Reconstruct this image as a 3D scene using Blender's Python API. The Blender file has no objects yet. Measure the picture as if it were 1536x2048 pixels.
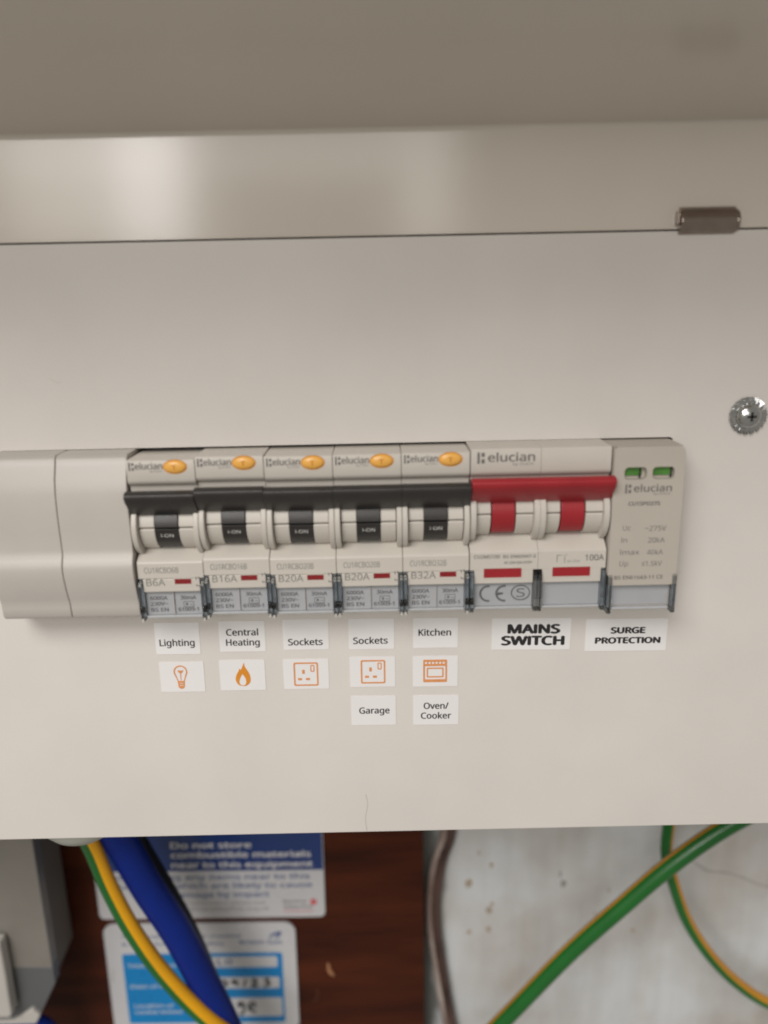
import bpy, bmesh, math, os, random
from mathutils import Vector, Matrix
random.seed(4)
scene = bpy.context.scene
COL = scene.collection
R = math.radians
MM = 0.001          # everything below is written in millimetres: X right, Z up, p = distance out of the front cover towards the viewer

# ------------------------------------------------------------------ camera, light, exposure
cam_data = bpy.data.cameras.new('camera')
cam = bpy.data.objects.new('camera', cam_data); COL.objects.link(cam)
cam_data.sensor_fit = 'HORIZONTAL'; cam_data.sensor_width = 24.0; cam_data.lens = 24.06
cam_data.clip_start = 0.005; cam_data.clip_end = 20
th, ya, ro = R(14.88), R(0.06), R(-1.2)
fw = Vector((math.sin(ya)*math.cos(th), math.cos(ya)*math.cos(th), -math.sin(th)))
r0 = Vector((math.cos(ya), -math.sin(ya), 0)); u0 = r0.cross(fw)
rr = r0*math.cos(ro) + u0*math.sin(ro); uu = u0*math.cos(ro) - r0*math.sin(ro)
M = Matrix((rr, uu, -fw)).transposed().to_4x4()
M.translation = Vector((-5.18, -203.5, 55.95))*MM
cam.matrix_world = M
cam_data.dof.use_dof = True; cam_data.dof.focus_distance = 0.228; cam_data.dof.aperture_fstop = 5.4
scene.camera = cam

world = bpy.data.worlds.new('World'); scene.world = world; world.use_nodes = True
bg = world.node_tree.nodes['Background']
bg.inputs[0].default_value = (1.0, 0.935, 0.83, 1); bg.inputs[1].default_value = 0.25

def area(name, loc, target, sx, sy, watts, color):
    d = bpy.data.lights.new(name, 'AREA'); d.shape = 'RECTANGLE'; d.size = sx*MM; d.size_y = sy*MM
    d.energy = watts; d.color = color
    o = bpy.data.objects.new(name, d); COL.objects.link(o)
    o.location = Vector(loc)*MM
    o.rotation_euler = (Vector(target)-Vector(loc)).to_track_quat('-Z', 'Y').to_euler()
    return o
area('ceiling_light', (-420, -800, 760), (0, 0, -40), 600, 460, 8.4, (1.0, 0.965, 0.925))
area('room_light', (-300, -1150, 420), (0, 0, -20), 700, 300, 2.0, (1.0, 0.955, 0.91))
area('window_light', (-350, -1060, 280), (0, 0, 60), 105, 260, 0.85, (1.0, 0.97, 0.94))
area('window_side_light', (-490, -1040, 280), (0, 0, 60), 150, 240, 0.50, (1.0, 0.95, 0.88))
area('far_window_light', (72, -1060, 265), (0, 0, 60), 80, 230, 0.22, (1.0, 0.98, 0.90))

vs = scene.view_settings
vs.view_transform = 'Standard'; vs.look = 'None'; vs.exposure = 0.21; vs.gamma = 1.0; vs.use_curve_mapping = False
scene.cycles.use_denoising = True
scene.cycles.filter_width = 1.9

# ------------------------------------------------------------------ materials
def mat(name, col, rough=0.5, metal=0.0, var=0.0, vscale=60, bump=0.0, bscale=900, spec=0.5, coat=0.0, col2=None, stretch=None, sss=0.0):
    m = bpy.data.materials.new(name); m.use_nodes = True
    nt = m.node_tree; b = nt.nodes['Principled BSDF']
    b.inputs['Base Color'].default_value = (*col, 1); b.inputs['Roughness'].default_value = rough
    b.inputs['Metallic'].default_value = metal; b.inputs['Specular IOR Level'].default_value = spec
    b.inputs['Coat Weight'].default_value = coat
    tc = nt.nodes.new('ShaderNodeTexCoord'); src = tc.outputs['Object']
    if stretch:
        mp = nt.nodes.new('ShaderNodeMapping'); mp.inputs['Scale'].default_value = stretch
        nt.links.new(src, mp.inputs['Vector']); src = mp.outputs['Vector']
    if var > 0 or col2:
        n = nt.nodes.new('ShaderNodeTexNoise'); n.inputs['Scale'].default_value = vscale; n.inputs['Detail'].default_value = 6
        nt.links.new(src, n.inputs['Vector'])
        rp = nt.nodes.new('ShaderNodeValToRGB')
        c2 = col2 or tuple(c*(1-var) for c in col)
        rp.color_ramp.elements[0].position = 0.32; rp.color_ramp.elements[1].position = 0.68
        rp.color_ramp.elements[0].color = (*c2, 1); rp.color_ramp.elements[1].color = (*col, 1)
        nt.links.new(n.outputs['Fac'], rp.inputs['Fac']); nt.links.new(rp.outputs['Color'], b.inputs['Base Color'])
        mr = nt.nodes.new('ShaderNodeMapRange'); mr.inputs['To Min'].default_value = rough*0.88; mr.inputs['To Max'].default_value = min(1, rough*1.12)
        nt.links.new(n.outputs['Fac'], mr.inputs['Value']); nt.links.new(mr.outputs['Result'], b.inputs['Roughness'])
    if bump > 0:
        n2 = nt.nodes.new('ShaderNodeTexNoise'); n2.inputs['Scale'].default_value = bscale; n2.inputs['Detail'].default_value = 3
        nt.links.new(src, n2.inputs['Vector'])
        bp = nt.nodes.new('ShaderNodeBump'); bp.inputs['Strength'].default_value = bump; bp.inputs['Distance'].default_value = 0.0004
        nt.links.new(n2.outputs['Fac'], bp.inputs['Height']); nt.links.new(bp.outputs['Normal'], b.inputs['Normal'])
    return m

def clear_plastic(name, tint, fres=0.35):
    m = bpy.data.materials.new(name); m.use_nodes = True; nt = m.node_tree
    nt.nodes.remove(nt.nodes['Principled BSDF']); out = nt.nodes['Material Output']
    tr = nt.nodes.new('ShaderNodeBsdfTransparent'); tr.inputs[0].default_value = (*tint, 1)
    gl = nt.nodes.new('ShaderNodeBsdfGlossy'); gl.inputs['Roughness'].default_value = 0.12
    fr = nt.nodes.new('ShaderNodeLayerWeight'); fr.inputs['Blend'].default_value = fres
    mx = nt.nodes.new('ShaderNodeMixShader')
    nt.links.new(fr.outputs['Fresnel'], mx.inputs[0]); nt.links.new(tr.outputs[0], mx.inputs[1]); nt.links.new(gl.outputs[0], mx.inputs[2])
    nt.links.new(mx.outputs[0], out.inputs['Surface'])
    return m

COVER = mat('cream_powder_coat', (0.69, 0.655, 0.622), 0.42, var=0.06, vscale=26, bump=0.12, bscale=1500)
FLAPM = mat('cream_gloss_coat', (0.66, 0.605, 0.54), 0.15, var=0.05, vscale=18, bump=0.02, bscale=700)
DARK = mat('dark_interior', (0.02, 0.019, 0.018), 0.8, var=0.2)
MODULE = mat('cream_plastic', (0.56, 0.525, 0.475), 0.40, var=0.04, vscale=90, bump=0.05, bscale=1800)
BLANK = mat('grey_cream_plastic', (0.49, 0.46, 0.425), 0.36, var=0.04, vscale=70, bump=0.05, bscale=1500)
SPDM = mat('matt_cream_plastic', (0.46, 0.42, 0.37), 0.55, var=0.04, vscale=90, bump=0.1, bscale=2500)
BLACK = mat('black_plastic', (0.030, 0.027, 0.026), 0.38, var=0.2, vscale=120, bump=0.1, bscale=2500)
RED = mat('red_plastic', (0.33, 0.016, 0.024), 0.38, var=0.12, vscale=120, bump=0.08, bscale=2500)
REDIND = mat('red_indicator', (0.24, 0.008, 0.012), 0.45, var=0.15, vscale=150)
AMBER = mat('amber_plastic', (0.90, 0.47, 0.10), 0.28, var=0.12, vscale=300)
AMBER2 = mat('amber_emboss', (0.62, 0.25, 0.02), 0.35, var=0.1, vscale=300)
GREEN = mat('green_indicator', (0.08, 0.24, 0.04), 0.4, var=0.25, vscale=200)
INK = mat('grey_ink', (0.17, 0.16, 0.155), 0.6, var=0.15, vscale=400)
INKL = mat('pale_grey_ink', (0.20, 0.19, 0.18), 0.6, var=0.15, vscale=400)
BLKINK = mat('black_ink', (0.018, 0.018, 0.02), 0.55, var=0.2, vscale=400)
WHITEINK = mat('white_ink', (0.75, 0.74, 0.72), 0.5, var=0.1, vscale=300)
ORANGE = mat('orange_ink', (0.72, 0.30, 0.11), 0.6, var=0.12, vscale=300)
ORANGED = mat('deep_orange_ink', (0.72, 0.27, 0.02), 0.6, var=0.12, vscale=300)
PAPER = mat('white_label_tape', (0.80, 0.785, 0.79), 0.35, var=0.03, vscale=80)
LABELP = mat('grey_label_paper', (0.47, 0.48, 0.48), 0.5, var=0.06, vscale=150)
CLEAR = clear_plastic('clear_cover', (0.95, 0.952, 0.965), 0.10)
TAB = clear_plastic('clear_tab', (0.95, 0.97, 0.99), 0.35)
TABBACK = mat('blue_grey_recess', (0.56, 0.61, 0.66), 0.3, var=0.5, vscale=400)
ZINC = mat('zinc_plate', (0.60, 0.61, 0.61), 0.20, 1.0, var=0.25, vscale=300)
STEEL = mat('brown_steel', (0.36, 0.30, 0.26), 0.2, 1.0, var=0.2, vscale=200)
WOOD = mat('brown_varnished_wood', (0.085, 0.020, 0.008), 0.5, col2=(0.028, 0.008, 0.0045), vscale=11, bump=0.2, bscale=40, stretch=(1, 1, 8), spec=0.12)
WOODMARK = mat('scuffed_varnish', (0.11, 0.04, 0.022), 0.5, var=0.3, vscale=200)
CARD = mat('white_card', (0.58, 0.58, 0.60), 0.28, var=0.03, vscale=60)
NAVY = mat('navy_print', (0.016, 0.045, 0.19), 0.3, var=0.1, vscale=60)
NAVYINK = mat('navy_ink', (0.05, 0.09, 0.26), 0.5, var=0.1, vscale=200)
CYAN = mat('sky_blue_print', (0.0, 0.22, 0.56), 0.28, var=0.08, vscale=60)
PINK = mat('pink_ink', (0.65, 0.12, 0.14), 0.5, var=0.1, vscale=200)
BLUEC = mat('blue_cable_sheath', (0.002, 0.020, 0.22), 0.45, var=0.2, spec=0.25, vscale=60, bump=0.1, bscale=400)
CABLESHADE = mat('black_cable_shade', (0.009, 0.009, 0.011), 0.5, spec=0.2, var=0.2, vscale=60)  # shade on the blue cable, put into a colour
GREENC = mat('green_cable_sheath', (0.011, 0.14, 0.020), 0.30, var=0.2, vscale=50, bump=0.1, bscale=300)
YELLOWC = mat('yellow_cable_sheath', (0.86, 0.41, 0.004), 0.38, var=0.1, vscale=50)
AMBERC = mat('amber_cable_stripe', (0.60, 0.27, 0.02), 0.34, var=0.15, vscale=50)
BROWNC = mat('dusty_brown_sheath', (0.035, 0.014, 0.011), 0.5, col2=(0.10, 0.055, 0.045), vscale=45, bump=0.3, bscale=200)
PLASTER = mat('plaster_edge', (0.44, 0.37, 0.335), 0.8, col2=(0.21, 0.145, 0.12), vscale=45, bump=0.5, bscale=150)
GREYBOX = mat('grey_moulded_plastic', (0.24, 0.222, 0.20), 0.36, var=0.3, vscale=18, bump=0.06, bscale=500)
GREYBLUE = mat('blue_grey_plastic', (0.115, 0.12, 0.125), 0.35, var=0.12, vscale=30)
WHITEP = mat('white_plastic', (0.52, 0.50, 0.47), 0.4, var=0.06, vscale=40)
NYLON = mat('pale_nylon', (0.46, 0.47, 0.42), 0.4, var=0.06, vscale=60)
STAIN = mat('tan_stain', (0.47, 0.40, 0.31), 0.7, var=0.25, vscale=200)
CRACK = mat('dark_crack', (0.36, 0.34, 0.325), 0.9, var=0.3, vscale=200)
SCRATCH = mat('scratched_coat', (0.54, 0.495, 0.44), 0.5, var=0.1, vscale=200)
CHIP = mat('bare_wood_chip', (0.42, 0.20, 0.10), 0.6, var=0.3, vscale=300)

def wall_material():
    m = bpy.data.materials.new('painted_plaster'); m.use_nodes = True; nt = m.node_tree; b = nt.nodes['Principled BSDF']
    b.inputs['Roughness'].default_value = 0.62
    tc = nt.nodes.new('ShaderNodeTexCoord')
    def noise(scale, det, sc=(1, 1, 1)):
        mp = nt.nodes.new('ShaderNodeMapping'); mp.inputs['Scale'].default_value = sc
        n = nt.nodes.new('ShaderNodeTexNoise'); n.inputs['Scale'].default_value = scale; n.inputs['Detail'].default_value = det
        nt.links.new(tc.outputs['Object'], mp.inputs[0]); nt.links.new(mp.outputs[0], n.inputs['Vector']); return n
    def ramp(n, a, b_, ca, cb):
        r = nt.nodes.new('ShaderNodeValToRGB'); r.color_ramp.elements[0].position = a; r.color_ramp.elements[1].position = b_
        r.color_ramp.elements[0].color = ca; r.color_ramp.elements[1].color = cb
        nt.links.new(n.outputs['Fac'], r.inputs['Fac']); return r
    n1 = noise(24, 6); r1 = ramp(n1, 0.33, 0.66, (0.52, 0.495, 0.47, 1), (0.68, 0.70, 0.725, 1))
    n2 = noise(30, 8, (1, 1, 0.35)); r2 = ramp(n2, 0.60, 0.78, (1, 1, 1, 1), (0.80, 0.74, 0.66, 1))
    n5 = noise(70, 5, (1.6, 1, 0.22)); r5 = ramp(n5, 0.35, 0.65, (0.90, 0.895, 0.885, 1), (1, 1, 1, 1))
    m5 = nt.nodes.new('ShaderNodeMixRGB'); m5.blend_type = 'MULTIPLY'; m5.inputs[0].default_value = 1
    nt.links.new(r1.outputs[0], m5.inputs[1]); nt.links.new(r5.outputs[0], m5.inputs[2])
    mx = nt.nodes.new('ShaderNodeMixRGB'); mx.blend_type = 'MULTIPLY'; mx.inputs[0].default_value = 1
    nt.links.new(m5.outputs[0], mx.inputs[1]); nt.links.new(r2.outputs[0], mx.inputs[2])
    # darker grey strip with a noisy border against the board edge
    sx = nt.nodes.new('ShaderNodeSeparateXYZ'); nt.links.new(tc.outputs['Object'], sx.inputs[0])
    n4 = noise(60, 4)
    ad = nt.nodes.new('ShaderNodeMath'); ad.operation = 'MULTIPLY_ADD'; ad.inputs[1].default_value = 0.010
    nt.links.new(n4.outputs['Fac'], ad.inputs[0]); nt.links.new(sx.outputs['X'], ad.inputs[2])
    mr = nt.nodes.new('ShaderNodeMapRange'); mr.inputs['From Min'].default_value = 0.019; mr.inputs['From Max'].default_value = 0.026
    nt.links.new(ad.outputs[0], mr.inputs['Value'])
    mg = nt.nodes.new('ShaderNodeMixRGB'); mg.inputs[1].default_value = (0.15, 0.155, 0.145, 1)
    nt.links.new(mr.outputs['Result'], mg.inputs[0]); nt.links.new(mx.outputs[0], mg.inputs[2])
    nt.links.new(mg.outputs[0], b.inputs['Base Color'])
    n3 = noise(45, 8); bp = nt.nodes.new('ShaderNodeBump'); bp.inputs['Strength'].default_value = 0.35; bp.inputs['Distance'].default_value = 0.002
    nt.links.new(n3.outputs['Fac'], bp.inputs['Height']); nt.links.new(bp.outputs['Normal'], b.inputs['Normal'])
    return m
WALL = wall_material()

# ------------------------------------------------------------------ builders
FONT = None
try:
    FONT = bpy.data.fonts.load(os.path.join(bpy.utils.resource_path('LOCAL'), 'datafiles', 'fonts', 'NotoSansMath-Regular.woff2'))
except Exception:
    FONT = None

def glyph_mesh(text):
    caps = text.upper() == text and 'I' in text       # plain upright I without bars, as on the real print
    if caps: text = text.replace('I', 'l')
    c = bpy.data.curves.new('t', 'FONT'); c.body = text; c.size = 1.0; c.resolution_u = 3
    if FONT: c.font = FONT
    o = bpy.data.objects.new('t', c); me = bpy.data.meshes.new_from_object(o)
    bpy.data.objects.remove(o); bpy.data.curves.remove(c)
    if caps:
        for v in me.vertices: v.co.y = min(v.co.y, CAP)
    return me
_h = glyph_mesh('H'); CAP = max(v.co.y for v in _h.vertices); bpy.data.meshes.remove(_h)

def V(x, p, z): return (x*MM, -p*MM, z*MM)

def link(name, me, m=None, parent=None, smooth=False):
    o = bpy.data.objects.new(name, me); COL.objects.link(o)
    if m is not None and not me.materials: me.materials.append(m)
    if parent is not None: o.parent = parent
    if smooth:
        for f in me.polygons: f.use_smooth = True
    return o

def pieces(name, parts, m, parent=None, bevel=0.0, smooth=False, seg=2):
    """join solids given as (verts in (x,p,z) mm, faces) into one mesh object"""
    bm = bmesh.new()
    for vs_, fs in parts:
        bv = [bm.verts.new(V(*v)) for v in vs_]
        for f in fs: bm.faces.new([bv[i] for i in f])
    bmesh.ops.recalc_face_normals(bm, faces=bm.faces[:])
    me = bpy.data.meshes.new(name); bm.to_mesh(me); bm.free()
    o = link(name, me, m, parent, smooth)
    if bevel > 0:
        md = o.modifiers.new('edge', 'BEVEL'); md.width = bevel*MM; md.segments = seg; md.limit_method = 'ANGLE'; md.angle_limit = R(35)
        md.harden_normals = True
        for f in me.polygons: f.use_smooth = True
    return o

def prism_x(prof, x0, x1):
    n = len(prof)
    v = [(x0, p, z) for p, z in prof] + [(x1, p, z) for p, z in prof]
    f = [tuple(range(n)), tuple(range(2*n-1, n-1, -1))] + [(i, (i+1) % n, n+(i+1) % n, n+i) for i in range(n)]
    return v, f

def prism_p(outl, p0, p1):
    n = len(outl)
    v = [(x, p0, z) for x, z in outl] + [(x, p1, z) for x, z in outl]
    f = [tuple(range(n)), tuple(range(2*n-1, n-1, -1))] + [(i, (i+1) % n, n+(i+1) % n, n+i) for i in range(n)]
    return v, f

def box(x0, x1, p0, p1, z0, z1): return prism_x([(p0, z0), (p1, z0), (p1, z1), (p0, z1)], x0, x1)

def arc(cp, cz, r, a0, a1, n):
    return [(cp + r*math.cos(R(a0+(a1-a0)*i/n)), cz + r*math.sin(R(a0+(a1-a0)*i/n))) for i in range(n+1)]

def rrect(x0, z0, x1, z1, r, n=5):
    out = []
    for cx, cz, a in ((x1-r, z1-r, 0), (x0+r, z1-r, 90), (x0+r, z0+r, 180), (x1-r, z0+r, 270)):
        for i in range(n+1):
            t = R(a+90*i/n); out.append((cx+r*math.cos(t), cz+r*math.sin(t)))
    return out

def ellipse(cx, cz, rx, rz, n=20): return [(cx+rx*math.cos(2*math.pi*i/n), cz+rz*math.sin(2*math.pi*i/n)) for i in range(n)]

def sheet_mesh(name, loops, p0, p1):
    """flat outline with holes in the X-Z plane, extruded from p0 to p1"""
    c = bpy.data.curves.new(name, 'CURVE'); c.dimensions = '2D'; c.fill_mode = 'BOTH'
    c.extrude = abs(p1-p0)/2*MM
    for lp in loops:
        s = c.splines.new('POLY'); s.points.add(len(lp)-1); s.use_cyclic_u = True
        for i, (x, z) in enumerate(lp): s.points[i].co = (x*MM, z*MM, 0, 1)
    o = bpy.data.objects.new(name, c); me = bpy.data.meshes.new_from_object(o)
    bpy.data.objects.remove(o); bpy.data.curves.remove(c)
    mid = (p0+p1)/2
    for v in me.vertices:
        x, y, z = v.co; v.co = (x, -(mid*MM) - z, y)
    me.name = name
    return me

def sheet(name, loops, p0, p1, m, parent=None, bevel=0.0):
    o = link(name, sheet_mesh(name, loops, p0, p1), m, parent)
    if bevel > 0:
        md = o.modifiers.new('edge', 'BEVEL'); md.width = bevel*MM; md.segments = 2; md.limit_method = 'ANGLE'; md.angle_limit = R(40)
    return o

def print_shape(name, loops, p, m, parent=None): return sheet(name, loops, p, p+0.06, m, parent)

def lettering(lines, m, parent, p=0.0, name='lettering', rot=0.0, tilt=0.0, pivot=(0, 0)):
    """lines: (text, x_left, z_base, width or None, cap_height, boldness); joined as one flat print"""
    bm = bmesh.new()
    for text, x, z, w, h, bold in lines:
        me = glyph_mesh(text)
        xs = [v.co.x for v in me.vertices]
        if not xs: continue
        sz = h/CAP; sx = sz; x0 = min(xs)
        if w: sx = w/(max(xs)-x0)
        src = [v.co.copy() for v in me.vertices]
        d = bold*0.06*h                                             # heavier type: the same outline printed again slightly aside
        shifts = [(0, 0)] if d < 0.02 else [(-d, 0), (d, 0), (0, d*.5), (0, -d*.5), (-d*.5, 0), (d*.5, 0)]
        for k, (ox, oz) in enumerate(shifts):
            for v, co in zip(me.vertices, src):
                a, b = (co.x-x0)*sx + x - pivot[0] + ox, co.y*sz + z - pivot[1] + oz
                ca, sa = math.cos(R(rot)), math.sin(R(rot))
                a, b = a*ca - b*sa + pivot[0], a*sa + b*ca + pivot[1]
                zz = pivot[1] + (b-pivot[1])*math.cos(R(tilt)); pp = p + k*0.006 + (b-pivot[1])*math.sin(R(tilt))
                v.co = V(a, pp, zz)
            bm.from_mesh(me)
        bpy.data.meshes.remove(me)
    me = bpy.data.meshes.new(name); bm.to_mesh(me); bm.free()
    return link(name, me, m, parent)

def strokes(name, lines, width, p, m, parent=None):
    """pen strokes: polylines in X-Z drawn as thin strips"""
    parts = []
    for ln in lines:
        pts = spline([(x, 0, z) for x, z in ln], 4) if len(ln) > 2 else [Vector((x, 0, z)) for x, z in ln]
        vs_, fs = [], []
        for i, q in enumerate(pts):
            t = (pts[min(i+1, len(pts)-1)] - pts[max(i-1, 0)]).normalized(); nx, nz = -t.z, t.x
            w = width/2*(0.8+0.4*random.random())
            vs_ += [(q.x+nx*w, p, q.z+nz*w), (q.x-nx*w, p, q.z-nz*w)]
            if i: fs.append((2*i-2, 2*i-1, 2*i+1, 2*i))
        parts.append((vs_, fs))
    return pieces(name, parts, m, parent)

def spline(pts, n):
    P = [Vector(q) for q in pts]; P = [P[0]*2-P[1]] + P + [P[-1]*2-P[-2]]
    out = []
    for i in range(1, len(P)-2):
        for k in range(n):
            t = k/n; a, b, c, d = P[i-1], P[i], P[i+1], P[i+2]
            out.append(0.5*((2*b)+(c-a)*t+(2*a-5*b+4*c-d)*t*t+(3*b-a-3*c+d)*t*t*t))
    out.append(P[-2]); return out

def tube(name, pts, rad, mats, parent=None, split=None, n=8, seg=20, wob=0.0):
    """cable along (x,p,z) points; split=(a0,a1) degrees, of the ring measured from the viewer side, take the second material"""
    C = spline(pts, n); vs_, fs, mi = [], [], []
    for i, q in enumerate(C):
        t = (C[min(i+1, len(C)-1)] - C[max(i-1, 0)]).normalized()
        e1 = Vector((0, 1, 0)); e1 = (e1 - t*e1.dot(t)).normalized(); e2 = t.cross(e1)
        for k in range(seg):
            a = 2*math.pi*k/seg; r = rad*(1+wob*(random.random()-0.5))
            w = q + e1*(r*math.cos(a)) + e2*(r*math.sin(a)); vs_.append((w.x, w.y, w.z))
        if i:
            for k in range(seg):
                a = (360*(k+0.5)/seg)
                fs.append(((i-1)*seg+k, (i-1)*seg+(k+1) % seg, i*seg+(k+1) % seg, i*seg+k))
                mi.append(1 if split and any((split[0] <= b <= split[1]) for b in (a, a-360)) else 0)
    me = bpy.data.meshes.new(name); me.from_pydata([V(*v) for v in vs_], [], fs)
    for m in mats: me.materials.append(m)
    for f, i in zip(me.polygons, mi): f.material_index = i; f.use_smooth = True
    bm = bmesh.new(); bm.from_mesh(me); bmesh.ops.recalc_face_normals(bm, faces=bm.faces[:])
    bmesh.ops.holes_fill(bm, edges=[e for e in bm.edges if e.is_boundary]); bm.to_mesh(me); bm.free()
    return link(name, me, None, parent)

def dome(name, cx, cz, rx, rz, p0, h, m, parent=None, seg=28, rings=6):
    v, f = [], []
    for j in range(rings+1):
        a = R(90*j/rings); c = math.cos(a); s = math.sin(a)
        for k in range(seg):
            t = 2*math.pi*k/seg; v.append((cx+rx*max(c, 0.02)*math.cos(t), p0+h*s, cz+rz*max(c, 0.02)*math.sin(t)))
    for j in range(rings):
        for k in range(seg): f.append((j*seg+k, j*seg+(k+1) % seg, (j+1)*seg+(k+1) % seg, (j+1)*seg+k))
    f.append(tuple(rings*seg+k for k in range(seg)))
    return pieces(name, [(v, f)], m, parent, smooth=True)

def thing(name, label, cat, loc=(0, 0, 0), group=None, rot=0.0):
    o = bpy.data.objects.new(name, None); COL.objects.link(o)
    o.empty_display_size = 0.005; o.location = V(*loc); o.rotation_euler = (0, R(-rot), 0)
    o['label'] = label; o['category'] = cat
    if group: o['group'] = group
    return o

def tag(o, label, cat, group=None):
    o['label'] = label; o['category'] = cat
    if group: o['group'] = group
    return o

def copy_thing(src, name, label, loc, group):
    r = src.copy(); r.name = name; COL.objects.link(r); r.location = V(*loc); r['label'] = label; r['group'] = group
    for ch in list(src.children):
        c = ch.copy(); COL.objects.link(c); c.parent = r
        for g in list(ch.children):
            d = g.copy(); COL.objects.link(d); d.parent = c
    return r

# ------------------------------------------------------------------ the setting: wall
wall = pieces('wall', [box(-900, 900, -130, -102, -900, 900)], WALL); wall['kind'] = 'structure'
def blob(cx, cz, r, p0, p1, n=11, sq=1.0):
    return prism_p([(cx+r*(0.7+0.6*random.random())*math.cos(2*math.pi*i/n), cz+sq*r*(0.7+0.6*random.random())*math.sin(2*math.pi*i/n)) for i in range(n)], p0, p1)
sp = [(42, -197.2, 1.0), (31.3, -206.9, 1.6), (41.2, -222.5, 1.4), (41.1, -233.4, 1.2), (31.7, -234.9, 1.1), (36, -190.5, .7), (97.8, -212.6, .6), (110.5, -236, .8), (92, -226, .6), (42.5, -219, .8)]
st = pieces('stain_spots', [blob(x, z, r, -102.2, -101.85, sq=1.5) for x, z, r in sp], STAIN, wall); st['kind'] = 'stuff'
pieces('plaster_pit', [blob(76.1, -208.4, 1.5, -102.2, -101.85, sq=1.2), blob(74.5, -203, .6, -102.2, -101.85, sq=2.4)], CRACK, wall)
strokes('crack', [[(130, -194.5), (136.1, -197.4), (143.6, -202.9), (153.1, -204.5), (161.7, -207.8), (168, -211), (178, -214)]], 0.55, -101.9, CRACK, wall)

# ------------------------------------------------------------------ consumer unit
unit = thing('consumer_unit', 'cream metal consumer unit with its front flap swung open above the breakers', 'fuse box', (0, -88, -99))
OFF = (0, 88, 99)      # unit children are written in cover coordinates
def on_unit(o):
    o.parent = unit; o.location = V(*OFF); return o
cover = on_unit(sheet('front_cover', [[(-215, -99.6), (128, -99.6), (128, 72.9), (-215, 72.9)], rrect(-107.6, -24.2, 72.8, 20.95, 1.2)], -1.2, 0, COVER, None, bevel=0.35))
on_unit(pieces('case', [box(-214, 127, -86.5, -85, -98.5, 97), box(-214, 127, -85, -1.4, -98.5, -97.3), box(-214, 127, -85, -3.4, 95.8, 97), box(-214, -212.8, -85, -1.4, -97.3, 95.8), box(125.8, 127, -85, -1.4, -97.3, 95.8), box(-212.8, 125.8, -3.2, -1.8, 73.9, 95.8)], COVER))
on_unit(pieces('interior_shade_sheets', [box(-211, 124, -30, -29, -96, 72), box(-211, 124, -29, -1.5, 24, 25), box(-211, 124, -29, -1.5, -26, -25)], DARK))  # near-black sheets put the shade inside the case into colour
# flap: upright lip above the hinge line, rounded fold, then the flap itself reaching out over the viewer's side
Z0, Z1, TILT, LEN, RAD = 73.4, 98.2, 13.0, 108.0, 1.3
def flap_line(t):
    cp, cz, r = RAD - 0.6, Z1 - RAD, RAD + t
    pts = [(-0.6 - t, Z0)] + [(cp - r*math.cos(R(a)), cz + r*math.sin(R(a))) for a in [i*(90-TILT)/7 for i in range(8)]]
    a = R(90-TILT); ex, ez = pts[-1]
    pts.append((ex + LEN*math.sin(a), ez + LEN*math.cos(a)))
    return pts
inner, outer = flap_line(0.0), flap_line(1.1)
on_unit(pieces('flap', [prism_x(inner + outer[::-1], -214, 128)], FLAPM, None, smooth=False))
fl = unit.children[-1]
for f in fl.data.polygons: f.use_smooth = len(f.vertices) == 4
md = fl.modifiers.new('wn', 'WEIGHTED_NORMAL'); md.keep_sharp = True
clip_prof = [(-0.8, 72.2), (0.6, 72.0), (1.7, 72.6), (2.3, 73.6), (2.45, 75.0), (2.2, 76.4), (1.5, 77.6), (0.4, 78.4), (-0.8, 78.5)]
on_unit(pieces('hinge_clip', [prism_x(clip_prof, 69.9, 83.8), prism_x([(q*0.8, 74.6+(z-74.6)*0.82) for q, z in clip_prof], 83.8, 84.7), box(69.2, 69.9, -.4, 1.6, 74.2, 77.6)], STEEL, None, bevel=0.3))
screw = on_unit(dome('screw', 91.9, 26.3, 3.4, 3.4, 0.9, 2.1, ZINC, None))
pieces('slot', [box(91.9-.3, 91.9+.3, 2.6, 3.03, 25.1, 27.5), box(90.7, 93.1, 2.6, 3.03, 26.3-.3, 26.3+.3)], DARK, screw)
wv, wf = [], []
NT = 18
for k in range(NT):
    a0, a1 = 2*math.pi*k/NT, 2*math.pi*(k+0.8)/NT
    b = len(wv)
    def q(r, a, p): return (91.9+r*math.cos(a), p, 26.3+r*math.sin(a))
    wv += [q(3.4, a0, .3), q(3.4, a1, .3), q(5.0, a1, .1), q(5.0, a0, .5), q(3.4, a0, .95), q(3.4, a1, .95), q(5.0, a1, .55), q(5.0, a0, 1.15)]
    wf += [(b, b+1, b+2, b+3), (b+4, b+7, b+6, b+5), (b, b+3, b+7, b+4), (b+1, b+5, b+6, b+2), (b+3, b+2, b+6, b+7), (b, b+4, b+5, b+1)]
ringv = [(91.9+r*math.cos(2*math.pi*k/28), p, 26.3+r*math.sin(2*math.pi*k/28)) for r, p in ((4.3, .1), (4.3, .85), (2.2, 1.0), (2.2, .1)) for k in range(28)]
ringf = [(j*28+k, j*28+(k+1) % 28, ((j+1) % 4)*28+(k+1) % 28, ((j+1) % 4)*28+k) for j in range(4) for k in range(28)]
washer = pieces('washer', [(wv, wf), (ringv, ringf)], ZINC, screw)
gland = on_unit(dome('cable_gland', 0, 0, 14, 12, 0, 12.2, NYLON, None))
gland.rotation_euler = (R(90), 0, 0); gland.location = V(-105.8+OFF[0], -14.5+OFF[1], -98.6+OFF[2])      # dome points down from the underside of the case
on_unit(strokes('scratch', [[(-12.2, -99.2), (-12.6, -95), (-11.8, -90), (-12.3, -86.5)]], 0.2, 0.03, SCRATCH, None))
on_unit(strokes('hair', [[(-91.5, 40), (-89.6, 38.6), (-88.6, 39.0)]], 0.09, 0.03, SCRATCH, None))

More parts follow.
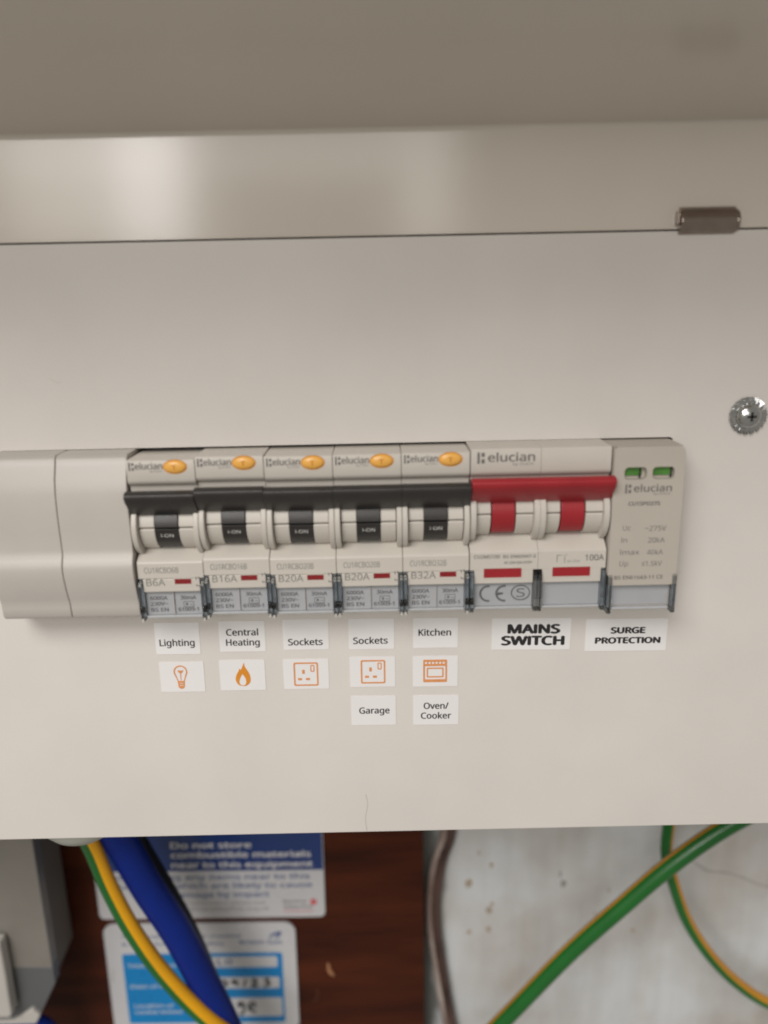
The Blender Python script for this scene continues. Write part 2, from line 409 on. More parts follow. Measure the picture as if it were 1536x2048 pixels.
# ------------------------------------------------------------------ breakers
ZB = -22.9
def housing_parts(x0, x1, dz=0.0, ledge=0.0, ZT=20.05):
    up = [(-20, ZT), (10.5, ZT), (10.85, ZT-.15), (11, ZT-.5), (11, 14.8), (10.8, 14.1), (10.1, 13.5), (9.4, 13.1), (9.2, 12.4), (9.2, 11.0+dz), (3.5, 11.0+dz), (3.5, -3.6+dz), (5.2, -3.9+dz), (10.4, -6.8+ledge), (11, -7.5+ledge), (11, -11.9), (-20, -11.9)]
    lo = [(-20, -11.9), (11, -11.9), (11, -15.6), (9.6, -15.6), (9.6, ZB), (-20, ZB)]
    cheek = [(2.5, 9.5+dz)] + [(p, z) for p, z in arc(4.2, 1.6+dz, 8.3, 68, -62, 12)] + [(2.5, -6.0+dz)]
    return [prism_x(up, x0, x1), prism_x(lo, x0+1.2, x1-1.2), prism_x(cheek, x0, x0+1.45), prism_x(cheek, x1-1.45, x1)]

def barrel(x0, x1, dz):
    a = [(3, 8.9+dz)] + arc(3.4, 1.9+dz, 7.3, 72, 3, 8) + [(10.35, 2.05+dz), (3, 2.05+dz)]
    b = [(3, 1.8+dz)] + [(10.35, 1.8+dz)] + arc(3.4, 1.9+dz, 7.3, -3, -62, 8) + [(3, -4.6+dz)]
    return [prism_x(a, x0, x1), prism_x(b, x0, x1)]

def lever_parts(x0, x1, stems, dz, split=True):
    bar = [(13.2, 12.6+dz), (14.6, 12.35+dz), (15.3, 11.8+dz), (15.4, 11.1+dz), (15.0, 10.1+dz), (11.1, 5.85+dz), (9.2, 5.0+dz), (7.0, 8.2+dz), (9.6, 10.9+dz)]
    out = [prism_x(bar, x0, x1)]
    for s0, s1 in stems:
        up = [(3, 8.5+dz)] + arc(3.4, 1.9+dz, 7.75, 62, 2, 8) + [(3, 2.1+dz)]
        lo = [(3, 1.7+dz), (10.9, 1.7+dz)] + arc(3.4, 1.9+dz, 7.35, -4, -50, 7) + [(3, -4.0+dz)]
        if split: out += [prism_x(up, s0, s1), prism_x(lo, s0, s1)]
        else: out += [prism_x([(3, 8.5+dz)] + arc(3.4, 1.9+dz, 7.2, 62, -46, 14) + [(3, -4.0+dz)], s0, s1)]
    return out

def logo_lines(x, z, w, h, m, par, p=11.0, small=True):
    k = h/2.2
    lw = w*0.17
    segs = [rrect(x, z-.45*k, x+.55*k, z+2.3*k, .08, 2)]
    segs += [rrect(x+.95*k, z+1.2*k, x+1.75*k, z+2.2*k, .2*k, 2), rrect(x+.95*k, z-.4*k, x+1.75*k, z+.65*k, .2*k, 2)]
    o = lettering([('elucian', x+lw+.25*k, z, w-lw-.25*k, h*.93, .6)] + ([('by CLICK', x+w*.62, z-.95*k, w*.36, h*.26, .3)] if small else []), m, par, p+.05)
    bm = bmesh.new(); bm.from_mesh(o.data)
    me = sheet_mesh('l', segs, p+.0, p+.07); bm.from_mesh(me); bpy.data.meshes.remove(me)
    bm.to_mesh(o.data); bm.free()
    return o

W2 = 8.74
def make_breaker(loc):
    t = thing('circuit_breaker', '', 'circuit breaker', loc, 'row of cream circuit breakers with black levers')
    pieces('housing', housing_parts(-W2, W2), MODULE, t, bevel=0.28)
    pieces('barrel_cover', barrel(-7.15, -3.15, 0), MODULE, t, bevel=0.2)
    pieces('barrel_cover', barrel(3.15, 7.15, 0), MODULE, t, bevel=0.2)
    lv = pieces('lever', lever_parts(-W2-.05, W2+.05, [(-3.1, 3.1)], 0), BLACK, t, bevel=0.3)
    lettering([('I-ON', -1.6, -.6, 3.2, 1.05, 0)], WHITEINK, lv, 10.32, tilt=21, pivot=(0, -.65))
    # test button: shallow recess ring and an amber dome
    b = dome('test_button', 3.75, 18.2, 2.85, 1.65, 11.0, .75, AMBER, t)
    sheet('recess', [ellipse(3.75, 18.2, 3.08, 1.88, 32), ellipse(3.75, 18.2, 2.82, 1.62, 32)], 10.9, 11.03, AMBER2, b)
    lettering([('T', 3.1, 17.6, 1.1, 1.2, .6)], AMBER2, b, 11.78)
    # trip window, a slot whose upper half shows red
    w = sheet('indicator_window', [rrect(.75, -14.1, 5.5, -11.8, .15, 2), rrect(.95, -13.95, 5.3, -11.95, .1, 2)], 10.9, 11.06, MODULE, t)
    pieces('flag', [box(.95, 5.3, 11.0, 11.02, -13.4, -11.95)], REDIND, w)
    pieces('rating_plate', [box(-7.4, 7.4, 9.6, 9.75, -22.3, -15.75)], LABELP, t)
    lettering([('6000A', -6.4, -18.2, 4.6, 1.05, .8), ('230V~', -6.4, -19.85, 4.6, 1.05, .8), ('BS EN', -6.4, -21.55, 4.6, 1.05, .8), ('30mA', 1.7, -18.2, 4.2, 1.05, .8), ('61009-1', .9, -21.55, 5.4, 1.05, .8)], INK, t, 9.8)
    sym = [rrect(2.4, -20.4, 5.2, -18.75, .05, 2), rrect(2.55, -20.25, 5.05, -18.9, .05, 2)]
    print_shape('rating_symbol', sym + [rrect(3.0, -19.9, 3.6, -19.2, .05, 2), rrect(4.0, -19.75, 4.8, -19.6, .05, 2)], 9.76, INKL, t)
    pieces('divider', [box(-.08, .08, 9.8, 10.3, -22.2, -15.8)], MODULE, t)
    pieces('clear_cover', [box(-7.45, 7.45, 10.55, 10.9, ZB, -15.75)], CLEAR, t, bevel=.12)
    pieces('cover_lip', [box(-7.45, 7.45, 8, 10.7, ZB-.15, ZB+.5)], LABELP, t, bevel=.2)
    for s in (-1, 1):
        x0 = s*W2 - (0 if s < 0 else 1.05)
        pieces('clear_tab', [box(x0, x0+1.05, 6.5, 11.6, -23.6, -12.4), box(x0+.12, x0+.93, 11.6, 12.3, -19.8, -12.9)], TAB, t, bevel=.2)
        pieces('tab_catch', [box(x0+.1, x0+.95, 4, 10.9, -21.6, -19.8)], DARK, t, bevel=.2)
        pieces('tab_foot_glint', [box(x0+.2, x0+.8, 10.9, 11.9, -23.7, -22.9)], WHITEP, t)  # white bit paints the glint at the tab's lower end
        pieces('tab_top_glint', [prism_x([(9, -12.1), (11.9, -13.4), (11.9, -13.8), (9, -13.3)], x0+.08, x0+.97)], WHITEP, t)  # white wedge, the highlight at the tab's top put into colour
    for x in (-W2+.1, W2-1.1): pieces('tab_recess', [box(x, x+1.0, -19, 10.3, -22.8, -12.3)], TABBACK, t)
    print_shape('switch_symbol', [rrect(6.5, -12.3, 6.75, -11.5, .05, 2), rrect(7.2, -12.0, 7.45, -11.4, .05, 2), rrect(6.5, -14.1, 6.75, -13.5, .05, 2), rrect(6.75, -14.1, 7.6, -13.85, .05, 2)], 11.0, INKL, t)
    return t

EDGE = [-70.4 + 17.53*i for i in range(6)]
SPEC = [('B6A', 'CU1RCBO6B', 'leftmost black-lever breaker marked B6A, beside the grey blank covers'),
        ('B16A', 'CU1RCBO16B', 'black-lever breaker marked B16A, above the Central Heating sticker'),
        ('B20A', 'CU1RCBO20B', 'black-lever breaker marked B20A directly beside the B16A breaker'),
        ('B20A', 'CU1RCBO20B', 'black-lever breaker marked B20A directly beside the B32A breaker'),
        ('B32A', 'CU1RCBO32B', 'black-lever breaker marked B32A, next to the red main switch')]
DZ = [-.35, .3, 0, .05, .1]
locs = [((EDGE[i]+EDGE[i+1])/2, 0, DZ[i]) for i in range(5)]
proto = make_breaker(locs[0])
brk = [proto] + [copy_thing(proto, 'circuit_breaker', '', locs[i], proto['group']) for i in range(1, 5)]
for b, (amp, code, lab) in zip(brk, SPEC):
    b['label'] = lab
    n = len(code)
    lettering([(code, -6.9, -10.25, 9.6*n/10 + .8*(10-n)/2, 1.55, .1), (amp, -6.6, -13.75, 1.55*len(amp)+.3, 1.85, .15)], INKL, b, 11.05)
    logo_lines(-8.1, 17.7, 8.6, 1.75, INK, b, 11.0)

# ------------------------------------------------------------------ main switch
ms = thing('main_switch', 'wide two-pole main switch with one red bar across both toggles', 'main switch', (35.35, 0, .15))
MW = 17.95
hp = pieces('housing', housing_parts(-MW, -.05, 1.3, .5, 20.7), MODULE, ms, bevel=.28)
h2 = hp.copy(); COL.objects.link(h2); h2.parent = ms; h2.location = V(MW, 0, 0)
for x0, x1 in ((-16.5, -12.55), (-6.0, -1.5), (1.5, 5.45), (12.1, 16.5)):
    pieces('barrel_cover', barrel(x0, x1, 1.3), MODULE, ms, bevel=.2)
pieces('lever', lever_parts(-MW-.1, MW+.4, [(-12.3, -6.2), (5.7, 11.9)], 1.0, False), RED, ms, bevel=.3)
logo_lines(-16.3, 17.3, 14.6, 2.35, INK, ms, 11.0)
lettering([('CU2MS100', -16.9, -8.6, 6.8, .95, .6), ('BS EN60947-3', -9.2, -8.6, 8.5, .85, .6), ('AC-22A 63A 415V~', -9.0, -10.2, 7.6, .7, .6), ('AC-22A', 7.6, -10.1, 3.4, .6, .5)], INKL, ms, 11.05)
lettering([('100A', 12.4, -9.7, 4.9, 1.6, .4)], INK, ms, 11.05)
print_shape('switch_symbol', [rrect(4.9, -10.0, 5.05, -8.2, .03, 2), rrect(4.9, -8.2, 6.0, -8.05, .03, 2), rrect(6.9, -10.2, 7.05, -8.4, .03, 2), rrect(7.1, -8.1, 7.6, -7.95, .03, 2), rrect(6.3, -8.2, 6.5, -8.0, .03, 2)], 11.0, INKL, ms)
for x0 in (-14.3, 3.85):
    w = sheet('indicator_window', [rrect(x0-.3, -14.3, x0+10.3, -11.1, .2, 2), rrect(x0, -14.0, x0+10, -11.4, .15, 2)], 10.9, 11.1, MODULE, ms)
    pieces('flag', [box(x0, x0+10, 11.0, 11.03, -14.0, -11.4)], RED, w)
for x0, x1 in ((-MW+1.25, -1.2), (1.2, MW-1.25)):
    pieces('rating_plate', [box(x0, x1, 9.6, 9.75, -22.3, -15.75)], LABELP, ms)
    pieces('clear_cover', [box(x0, x1, 10.55, 10.9, ZB, -15.75)], CLEAR, ms, bevel=.12)
    pieces('cover_lip', [box(x0, x1, 8, 10.7, ZB-.15, ZB+.5)], LABELP, ms, bevel=.2)
def ring_arc(cx, cz, r, w, a0, a1, n=14):
    return [(cx+(r+w/2)*math.cos(R(a0+(a1-a0)*i/n)), cz+(r+w/2)*math.sin(R(a0+(a1-a0)*i/n))) for i in range(n+1)] + [(cx+(r-w/2)*math.cos(R(a1+(a0-a1)*i/n)), cz+(r-w/2)*math.sin(R(a1+(a0-a1)*i/n))) for i in range(n+1)]
print_shape('conformity_mark', [ring_arc(-12.9, -18.9, 2.1, .55, 80, 280), ring_arc(-8.6, -18.9, 2.1, .55, 80, 280), rrect(-10.5, -19.15, -8.9, -18.65, .05, 2)], 9.8, INK, ms)
print_shape('approval_mark', [ellipse(-4.2, -18.8, 2.6, 2.2, 32), ellipse(-4.2, -18.8, 2.3, 1.9, 32)], 9.8, INK, ms)
lettering([('S', -5.35, -20.0, 2.3, 2.4, 0)], INK, ms, 9.85)
for x0 in (-MW, -1.1, .05, MW-1.05):
    tl = pieces('clear_tab', [box(x0, x0+1.05, 6.5, 11.6, -23.6, -12.4), box(x0+.12, x0+.93, 11.6, 12.3, -19.8, -12.9)], TAB, ms, bevel=.2)
pieces('tab_catch', [box(-MW+.1, -MW+.95, 4, 10.9, -21.6, -19.8)], DARK, ms)
pieces('tab_bracket', [box(-1.0, .95, 6, 9.4, -23, -15.6)], WHITEP, ms)
for x in (-MW+.1, MW-1.1): pieces('tab_recess', [box(x, x+1.0, -19, 10.3, -22.8, -12.3)], TABBACK, ms)

# ------------------------------------------------------------------ surge protector
sd = thing('surge_protector', 'flat-faced surge protection module with two green windows at the row end', 'surge protector', (62.75, 0, -.1))
SW = 9.0
def rcorner(x0, z0, x1, z1, rt):
    return [(x0, z0), (x1, z0)] + [(x1-rt+rt*math.cos(R(90*i/5)), z1-rt+rt*math.sin(R(90*i/5))) for i in range(6)] + [(x0+.6, z1), (x0, z1-.6)]
slots = [rrect(-6.3, 12.3, -.6, 15.5, 1.05), rrect(.85, 12.3, 6.45, 15.5, 1.05)]
sheet('housing', [rcorner(-SW, -16.3, SW, 20.75, 1.8)] + slots, 10.2, 12, SPDM, sd, bevel=.3)
pieces('module_body', [box(-SW+.15, SW-.15, -20, 10.2, ZB+.2, 20.6)], SPDM, sd)
for i, s in enumerate(((-6.3, -.6), (.85, 6.45))):
    w = pieces('status_window', [box(s[0]+.15, s[1]-.9+i*.6, 10.3, 10.7, 13.1, 15.45)], GREEN, sd, bevel=.1)
    pieces('window_shade', [box(s[1]-1.6+i*.9, s[1]-1.25+i*.9, 10.5, 10.9, 12.4, 15.4)], DARK, w)
logo_lines(-5.9, 9.1, 11.9, 1.95, INK, sd, 12.0)
lettering([('CU1SPD275', -4.8, 5.5, 8.1, .95, 1.2)], INK, sd, 12.05)
lettering([('Uc', -5.9, -1.2, 2.0, 1.35, .2), ('~275V', -.1, -1.4, 5.5, 1.35, .2), ('ln', -6.1, -4.5, 1.5, 1.35, .2), ('20kA', .9, -4.6, 4.3, 1.35, .2), ('lmax', -6.2, -7.8, 5.0, 1.35, .2), ('40kA', .8, -7.9, 4.2, 1.35, .2), ('Up', -6.2, -10.9, 2.2, 1.35, .2), ('≤1.5kV', -.4, -11.0, 5.3, 1.35, .2), ('BS EN61643-11 CE', -7.3, -14.6, 12.7, 1.0, .5)], INK, sd, 12.05)
pieces('rating_plate', [box(-SW+1.3, SW-1.3, 10.2, 10.35, -22.3, -16.4)], LABELP, sd)
pieces('clear_cover', [box(-SW+1.3, SW-1.3, 11.3, 11.7, ZB-.3, -16.4)], CLEAR, sd, bevel=.12)
pieces('cover_lip', [box(-SW+1.3, SW-1.3, 8, 11.4, ZB-.5, ZB+.2)], LABELP, sd, bevel=.2)
for x0 in (-SW, SW-.95):
    pieces('tab_recess', [box(x0+.1, x0+.85, 4, 11.0, -22.8, -13.6)], TABBACK, sd)
    pieces('clear_tab', [box(x0, x0+1.1, 7, 12.4, -24.2, -13.4), box(x0+.1, x0+.8, 12.4, 13, -20.5, -13.8)], TAB, sd, bevel=.2)

# ------------------------------------------------------------------ blank covers
bprof = [(-18, 20.8), (6.6, 20.8), (7.5, 20.5), (8.1, 19.8), (8.7, 18), (10.0, 15), (10.8, 11), (11.2, 6), (11.2, 1), (11.1, -3.5), (11.3, -5.2), (11.9, -6.4), (12.4, -7.6), (12.6, -9.2), (12.4, -11.5), (11.8, -14.5), (11.0, -17.4), (10.6, -18.6), (10.5, -20), (10.3, -22.3), (9.6, -23.3), (-18, -23.3)]
BG = 'plain blank covers filling the row'
bl1 = thing('blank_cover', 'plain grey-cream blank cover touching the leftmost breaker', 'blank cover', (-80.05, 0, 0), BG)
bo = pieces('curved_face', [prism_x(bprof, -9.2, 9.2)], BLANK, bl1, bevel=.3)
bl2 = copy_thing(bl1, 'blank_cover', 'plain grey-cream blank cover at the far left end of the row', (-98.55, 0, .05), BG)

# ------------------------------------------------------------------ stickers on the cover
SG = 'white printed stickers on the cream cover'
def sticker(label, x0, z1, x1, z0, lines=None, rot=0.0, bold=.62, ink=BLKINK):
    cx, cz = (x0+x1)/2, (z0+z1)/2
    t = thing('sticker', label, 'sticker', (cx, 0, cz), SG, rot)
    sheet('label_tape', [rrect(x0-cx, z0-cz, x1-cx, z1-cz, .25, 2)], 0.01, 0.13, PAPER, t)
    if lines:
        lettering([(s, x-cx, z-cz, w, h, bold) for s, x, z, w, h in lines], ink, t, .16)
    return t, cx, cz
sticker('white sticker printed Lighting, first of the text row', -71.0, -29.3, -58.3, -39.0, [('Lighting', -69.8, -36.4, 9.9, 1.95)], -.6)
sticker('white sticker printed Central Heating in two lines', -52.7, -29.2, -39.6, -38.6, [('Central', -50.6, -33.6, 9.0, 1.95), ('Heating', -50.8, -36.7, 9.5, 1.95)], -.5)
sticker('white Sockets sticker next to the Central Heating sticker', -34.5, -29.1, -21.5, -38.4, [('Sockets', -33.1, -37.0, 9.8, 1.95)], -.4)
sticker('white Sockets sticker next to the Kitchen sticker', -15.8, -29.3, -2.8, -38.7, [('Sockets', -14.5, -37.0, 9.8, 1.95)], -.4)
sticker('white sticker printed Kitchen', 2.6, -29.5, 15.4, -38.7, [('Kitchen', 4.2, -34.9, 9.2, 1.95)], -.5)
sticker('white sticker printed Garage, under a socket symbol', -15.8, -53.5, -2.7, -63.0, [('Garage', -13.4, -59.2, 8.8, 1.95)], -.4)
sticker('white sticker printed Oven/Cooker in two lines', 2.4, -53.7, 15.7, -63.3, [('Oven/', 5.5, -58.1, 7.2, 1.95), ('Cooker', 4.7, -61.3, 8.8, 1.95)], -.6)
sticker('white sticker with bold black MAINS SWITCH lettering', 25.1, -30.2, 47.6, -39.9, [('MAINS', 29.8, -34.8, 14.5, 2.65), ('SWITCH', 28.1, -38.4, 17.6, 2.65)], -1.0, 2.0)
sticker('white sticker with bold black SURGE PROTECTION lettering', 51.9, -31.0, 75.2, -40.9, [('SURGE', 59.2, -35.4, 9.6, 1.75), ('PROTECTION', 54.9, -38.5, 18.4, 1.75)], -.6, 2.0)

def icon_sticker(label, x0, z1, x1, z0, loops_fn, m=ORANGE, rot=-.4):
    t, cx, cz = sticker(label, x0, z1, x1, z0, None, rot)
    print_shape('icon', [[(x-cx, z-cz) for x, z in lp] for lp in loops_fn()], .14, m, t)
def bulb_outline(k):
    # outline of glass and neck, scaled about its middle
    pts = [(-64.7+2.0*math.cos(R(a)), -44.5+2.0*math.sin(R(a))) for a in range(-35, 216, 14)]
    pts += [(-66.0, -46.6), (-65.75, -47.4), (-65.6, -49.4), (-65.0, -49.9), (-64.4, -49.9), (-63.8, -49.4), (-63.65, -47.4), (-63.4, -46.6)]
    return [(-64.7+(x+64.7)*k, -45.9+(z+45.9)*k) for x, z in pts]
def bulb():
    return [bulb_outline(1.0), [(-64.7+1.6*math.cos(R(a)), -44.5+1.6*math.sin(R(a))) for a in range(-35, 216, 14)] + [(-65.6, -46.9), (-65.45, -47.4), (-63.95, -47.4), (-63.8, -46.9)],
            [(-65.6, -44.1), (-63.8, -44.1), (-64.2, -44.8), (-64.55, -45.0), (-64.6, -47.2), (-64.8, -47.2), (-64.85, -45.0), (-65.2, -44.8)],
            rrect(-65.3, -48.25, -64.1, -48.05, .05, 2), rrect(-65.3, -48.95, -64.1, -48.75, .05, 2)]
def smooth_loop(pts, n=4):
    P = pts + pts[:1]; C = spline([(x, 0, z) for x, z in P], n)[:-1]; return [(c.x, c.z) for c in C]
def flame():
    out = [(-46.3, -42.0), (-46.0, -43.4), (-45.1, -45.0), (-44.6, -46.7), (-44.8, -48.3), (-45.8, -49.3), (-47.0, -49.4), (-48.3, -48.9), (-48.9, -47.4), (-48.6, -45.9), (-47.9, -44.6), (-47.7, -43.9), (-47.3, -44.3), (-46.8, -43.3)]
    inn = [(-46.9, -45.6), (-46.1, -46.9), (-45.9, -48.3), (-46.4, -49.15), (-47.3, -49.15), (-47.9, -48.3), (-47.6, -47.0)]
    return [smooth_loop(out, 3), smooth_loop(inn, 3)]
def socket(cx, cz):
    r = [rrect(cx-3.55, cz-3.7, cx+3.55, cz+3.7, .5), rrect(cx-3.1, cz-3.25, cx+3.1, cz+3.25, .3)]
    r += [rrect(cx+1.3, cz+.7, cx+2.5, cz+2.9, .4), rrect(cx+1.6, cz+1.0, cx+2.2, cz+2.6, .25)]
    r += [rrect(cx-1.1, cz+.1, cx-.35, cz+1.4, .2), rrect(cx-2.4, cz-1.9, cx-1.2, cz-1.2, .2), rrect(cx-.1, cz-1.9, cx+1.1, cz-1.2, .2)]
    return r
def oven():
    x0, x1, z0, z1 = 5.4, 12.3, -49.5, -42.4
    r = [rrect(x0, z0, x1, z1, .3), rrect(x0+.5, z0+.9, x1-.5, z1-2.0, .1, 2), rrect(x0+1.0, z0+1.5, x1-1.0, z1-2.5, .3), rrect(x0+1.4, z0+1.9, x1-1.4, z1-2.9, .2)]
    r += [rrect(x0+.45+i*1.02, z1-1.35, x0+1.15+i*1.02, z1-.65, .3) for i in range(6)]
    return r
icon_sticker('white sticker with an orange light bulb symbol', -70.7, -41.4, -57.9, -50.9, bulb)
icon_sticker('white sticker with an orange flame symbol', -53.4, -41.2, -40.3, -50.8, flame, ORANGED)
icon_sticker('white sticker with orange socket symbol, next to the flame symbol', -35.0, -41.4, -21.9, -50.8, lambda: socket(-28.5, -46.1))
icon_sticker('white sticker with orange socket symbol, above the Garage sticker', -15.8, -41.1, -2.7, -50.6, lambda: socket(-9.1, -45.8))
icon_sticker('white sticker with an orange oven symbol', 2.4, -41.3, 15.4, -50.9, oven)

# ------------------------------------------------------------------ backboard and what is fixed to it
board = tag(pieces('backboard', [box(-420, 9.6, -101.5, -90, -420, 160)], WOOD, None, bevel=.8), 'dark brown varnished wooden board behind the fuse box', 'board')
chip = tag(pieces('wood_chip', [prism_p(smooth_loop([(-35.9, -239.3), (-34.8, -239.5), (-34.4, -242.5), (-32.6, -245.8), (-33.6, -246.2), (-35.6, -243.8)], 3), -90, -89.4)], CHIP, None), 'pale curved wood splinter on the brown board', 'wood chip')
strokes('scuff', [[(-43.5, -261.5), (-41.6, -259.5), (-40.8, -256.5), (-41.6, -254)]], .4, -89.9, WOODMARK, board)

wc = thing('warning_card', 'navy and white safety card partly hidden under the fuse box', 'card', (-90, -89.9, -180), None, -.6)
def oc(lp): return [(x+90, z+180) for x, z in lp]
cr = rrect(-138, -211.8, -35.2, -135, 2.6)
sheet('card_base', [oc(cr)], 0, .8, CARD, wc, bevel=.15)
sheet('navy_panel', [oc(rrect(-137.6, -186.4, -35.5, -135.4, .2, 2))], .8, .86, NAVY, wc)
CX, CZ = 90, 180
lettering([(s, x+CX, z+CZ, w, h, .9) for s, x, z, w, h in (('Do not store', -102.6, -174.4, 35.5, 3.0), ('combustible materials', -102.8, -179.4, 62.0, 3.0), ('near to this equipment', -103.0, -184.6, 62.9, 3.0))], WHITEINK, wc, .9)
lettering([(s, x+CX, z+CZ, w, h, .5) for s, x, z, w, h in (('Avoid storing any items near to this', -134, -191.0, 92.5, 2.7), ('equipment, which are likely to cause', -134, -195.6, 93.3, 2.7), ('damage by impact', -104.5, -200.4, 44.2, 2.7))], NAVYINK, wc, .84)
lettering([(s, x+CX, z+CZ, w, h, .2) for s, x, z, w, h in (('For further information please visit', -112, -204.3, 50, 1.4), ('www.electricalsafetyfirst.org.uk', -112, -207.6, 51.5, 1.6))], INK, wc, .84)
lettering([('Electrical', -54.0+CX, -204.0+CZ, 10.2, 1.6, .5), ('Safety First', -54.0+CX, -206.8+CZ, 13, 1.6, .5)], INK, wc, .84, name='trust_name')
print_shape('trust_mark', [oc(ellipse(-40.3, -203.6, 1.5, 1.7)), oc(rrect(-54, -208.6, -40.5, -208.2, .05, 2))], .82, PINK, wc)

tcard = thing('test_card', 'white card with sky blue panel and handwriting on the board', 'card', (-94.5, -89.9, -246), None, -.7)
def o2(lp): return [(x+94.5, z+246) for x, z in lp]
sheet('card_base', [o2(rrect(-138.0, -276.5, -50.0, -214.6, 5.2, 7))], 0, .9, CARD, tcard, bevel=.15)
boxes = [(-93.5, -239.4, -58.9, -233.2), (-93.5, -251.6, -58.4, -245.0), (-93.5, -268.0, -57.6, -257.0)]
sheet('blue_panel', [o2(rrect(-130.6, -271.5, -56.5, -231.2, 1.2))] + [o2(rrect(*b, 1.0)) for b in boxes], .9, .96, CYAN, tcard)
D, E_ = 94.5, 246
lettering([(s, x+D, z+E_, w, h, .3) for s, x, z, w, h in (('This product has been checked', -130, -222.4, 54.5, 1.7), ('& tested for electrical safety', -130, -226.6, 47, 1.7))], NAVYINK, tcard, .95)
lettering([('British Gas', -75.8+D, -226.2+E_, 19.5, 2.0, .6)], NAVYINK, tcard, .95, name='firm_name')
print_shape('firm_mark', [o2(smooth_loop([(-62.5, -223.6), (-60.8, -220.8), (-56.4, -219.4), (-57.6, -222.4), (-59.6, -223.4), (-57.9, -220.9), (-60.6, -221.9)], 3))], .94, NAVYINK, tcard)
lettering([(s, x+D, z+E_, w, h, .4) for s, x, z, w, h in (('Tested and checked by', -128.6, -238.6, 32, 1.8), ('Date of test', -128.2, -250.6, 20, 1.8), ('Location of', -127.4, -262.0, 18.5, 1.9), ('socket tested', -127.4, -265.6, 22, 1.9))], WHITEINK, tcard, 1.0)
lettering([('Form no', D-136.0, E_-247, 7, .8, .1)], INKL, tcard, .95, rot=85, pivot=(D-136, E_-247), name='form_number')
strokes('handwriting', [[(x+D, z+E_) for x, z in ln] for ln in (
    [(-86.6, -234.4), (-86.4, -237.6), (-84.8, -237.6)], [(-83.9, -237.4), (-83.6, -237.3)], [(-81.5, -234.6), (-82.8, -236), (-82, -237.6), (-80.6, -237), (-80.2, -235.2), (-81.5, -234.6)])], .6, .98, NAVYINK, tcard)
strokes('handwriting', [[(x+D, z+E_) for x, z in ln] for ln in (
    [(-84.5, -246.5), (-85.6, -248.2), (-84.6, -250), (-83.0, -248.6), (-84.5, -246.5)],
    [(-78.6, -246.8), (-80.4, -247.2), (-80.0, -248.6), (-78.4, -247.4), (-78.2, -250.2)], [(-74.0, -246.2), (-75.4, -250.4)],
    [(-71.6, -247.2), (-70.2, -246.3), (-69.2, -247.2), (-71.2, -250.0), (-70.6, -250.3), (-68.3, -249.8)],
    [(-65.6, -246.4), (-63.4, -246.3), (-64.6, -247.8), (-63.0, -248.8), (-64.4, -250.1), (-66, -249.8)])], 1.1, .98, BLKINK, tcard)
strokes('handwriting', [[(x+5.2+D, z+E_) for x, z in ln] for ln in (
    [(-81.6, -259.5), (-83.4, -260.2), (-83.2, -262.4), (-81.2, -260.4), (-81.0, -264), (-82.2, -266.8), (-83.4, -265.8)],
    [(-78.6, -263.2), (-75.8, -261.6), (-76.4, -259.8), (-78.2, -260.6), (-78.6, -264), (-75.4, -265.4)])], 1.15, .98, BLKINK, tcard)

# ------------------------------------------------------------------ grey box at the left
gb = thing('isolator_box', 'grey moulded box with cut lower corner and white cover', 'electrical box', (-190, -70, -200))
def ob(v): return v
def shift(pp): return [([(x+190, p+70, z+200) for x, p, z in v], f) for v, f in pp]
body = [(-300, -60), (-150.5, -60), (-150.5, -217.5), (-161, -240.5), (-300, -240.5)]
pieces('box_body', shift([prism_p(body, -89, -66)]), GREYBOX, gb, bevel=3, seg=3)
face = [(-300, -62), (-145.9, -62), (-145.9, -208.9), (-300, -208.1)]
pieces('front_face', shift([prism_p([(x-2, z) for x, z in face], -66, -60.5)]), GREYBOX, gb, bevel=.5)
pieces('lower_panel', shift([prism_p([(-175, -208.2), (-147.9, -209.0), (-147.9, -217.1), (-156.9, -234.7), (-175, -238.1)], -66, -60.7)]), GREYBLUE, gb, bevel=.4)
pieces('white_cover', shift([prism_p([(-300, -187.4), (-164.3, -190), (-164.2, -206.3), (-164.4, -225.8), (-165.5, -227.9), (-300, -227.9)], -60, -54)]), WHITEP, gb, bevel=1.2, seg=3)
pieces('base_rim', shift([prism_p([(-300, -234.9), (-167.6, -234.8), (-158.6, -228.7), (-155.7, -232.5), (-158.0, -236.9), (-300, -236.9)], -62, -59)]), WHITEP, gb, bevel=.7)

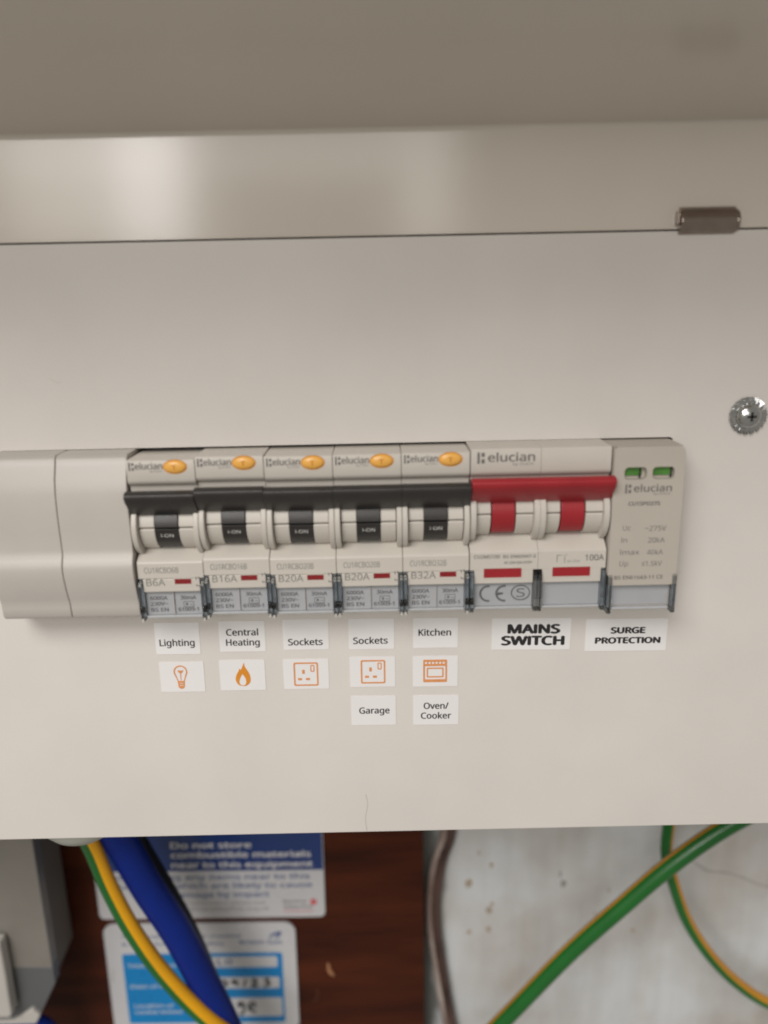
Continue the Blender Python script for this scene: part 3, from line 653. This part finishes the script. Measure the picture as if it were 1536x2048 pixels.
# ------------------------------------------------------------------ cables
t1 = tube('earth_cable', [(-122, -30, -99), (-120.3, -40, -121), (-117.6, -45, -138), (-113.2, -45, -155.9), (-106.2, -45, -176.5), (-95.8, -45, -198.1), (-80.5, -45, -220.4), (-60, -46, -243)], 3.35, [GREENC, YELLOWC], split=(16, 178), seg=40)
tag(t1, 'yellow and green striped earth cable in front of the blue cable', 'cable')
t2 = tube('supply_cable_and_shade', [(-119, -40, -99), (-114.5, -48, -122), (-109.2, -52, -141.6), (-101.2, -52, -162.3), (-91.6, -52, -183.5), (-83.8, -52, -205.6), (-76.4, -52, -228.8), (-71, -53, -252)], 6.1, [BLUEC], seg=28)
tag(t2, 'thick blue supply cable hanging from the fuse box', 'cable')
t3 = tube('supply_cable_and_shade', [(-114.5, -50, -99), (-111.2, -58, -128), (-107.8, -62, -150), (-99.3, -62, -171.4), (-91.3, -62, -193.2), (-84.9, -62, -216.0), (-78.6, -62, -240.0), (-74, -63, -262)], 5.0, [CABLESHADE], seg=28)  # added tube; its black paints the blue cable's shaded side
tag(t3, 'black tube painted as the shaded side of the blue cable', 'cable')
t4 = tube('earth_cable', [(152, -56, -128), (128.3, -60, -147.2), (108.0, -60, -164.3), (89.6, -60, -183.6), (68.6, -60, -206.8), (43.6, -60, -239.0), (22, -61, -268)], 3.5, [GREENC, AMBERC], split=(-112, -81), seg=40)
tag(t4, 'straight green earth cable running diagonally across the white wall', 'cable')
t5 = tube('earth_cable', [(116, -70, -112), (113, -74, -140), (112.1, -75, -158.9), (112.4, -75, -172), (116.2, -75, -185.5), (123.7, -75, -205.4), (135.2, -75, -224.2), (149.3, -75, -240.2), (166, -75, -252.6), (190, -76, -262)], 2.55, [GREENC, AMBERC], split=(15, 120), seg=40)
tag(t5, 'thin green earth cable with orange stripe curving away, behind the straight one', 'cable')
t6 = tube('old_cable', [(24.5, -100, -120), (24.0, -99, -160), (22.6, -98.5, -178), (18.7, -98.5, -191), (16.0, -98.5, -209.8), (15.9, -98.5, -226.7), (18.0, -98.5, -247), (23.1, -98.5, -283.2), (30, -99, -320)], 2.1, [BROWNC], seg=18, wob=.10)
tag(t6, 'dusty brown old cable running down the wall beside the board', 'cable')
t7 = tube('plaster_lip', [(23, -101, -150), (19.6, -99.6, -177), (15.4, -99.6, -193), (12.9, -99.4, -209.7), (12.9, -99.5, -226.6), (15.2, -99.8, -246), (20.4, -99.7, -283), (27, -101, -320)], 2.0, [PLASTER], seg=14, wob=.4)
t7.parent = wall
t8 = tube('blue_cable', [(-230, -66, -252), (-190, -66, -248), (-168, -66, -244.5), (-159, -68, -249), (-154, -72, -275)], 3.6, [BLUEC], seg=20)
tag(t8, 'blue cable end just under the grey box', 'cable')
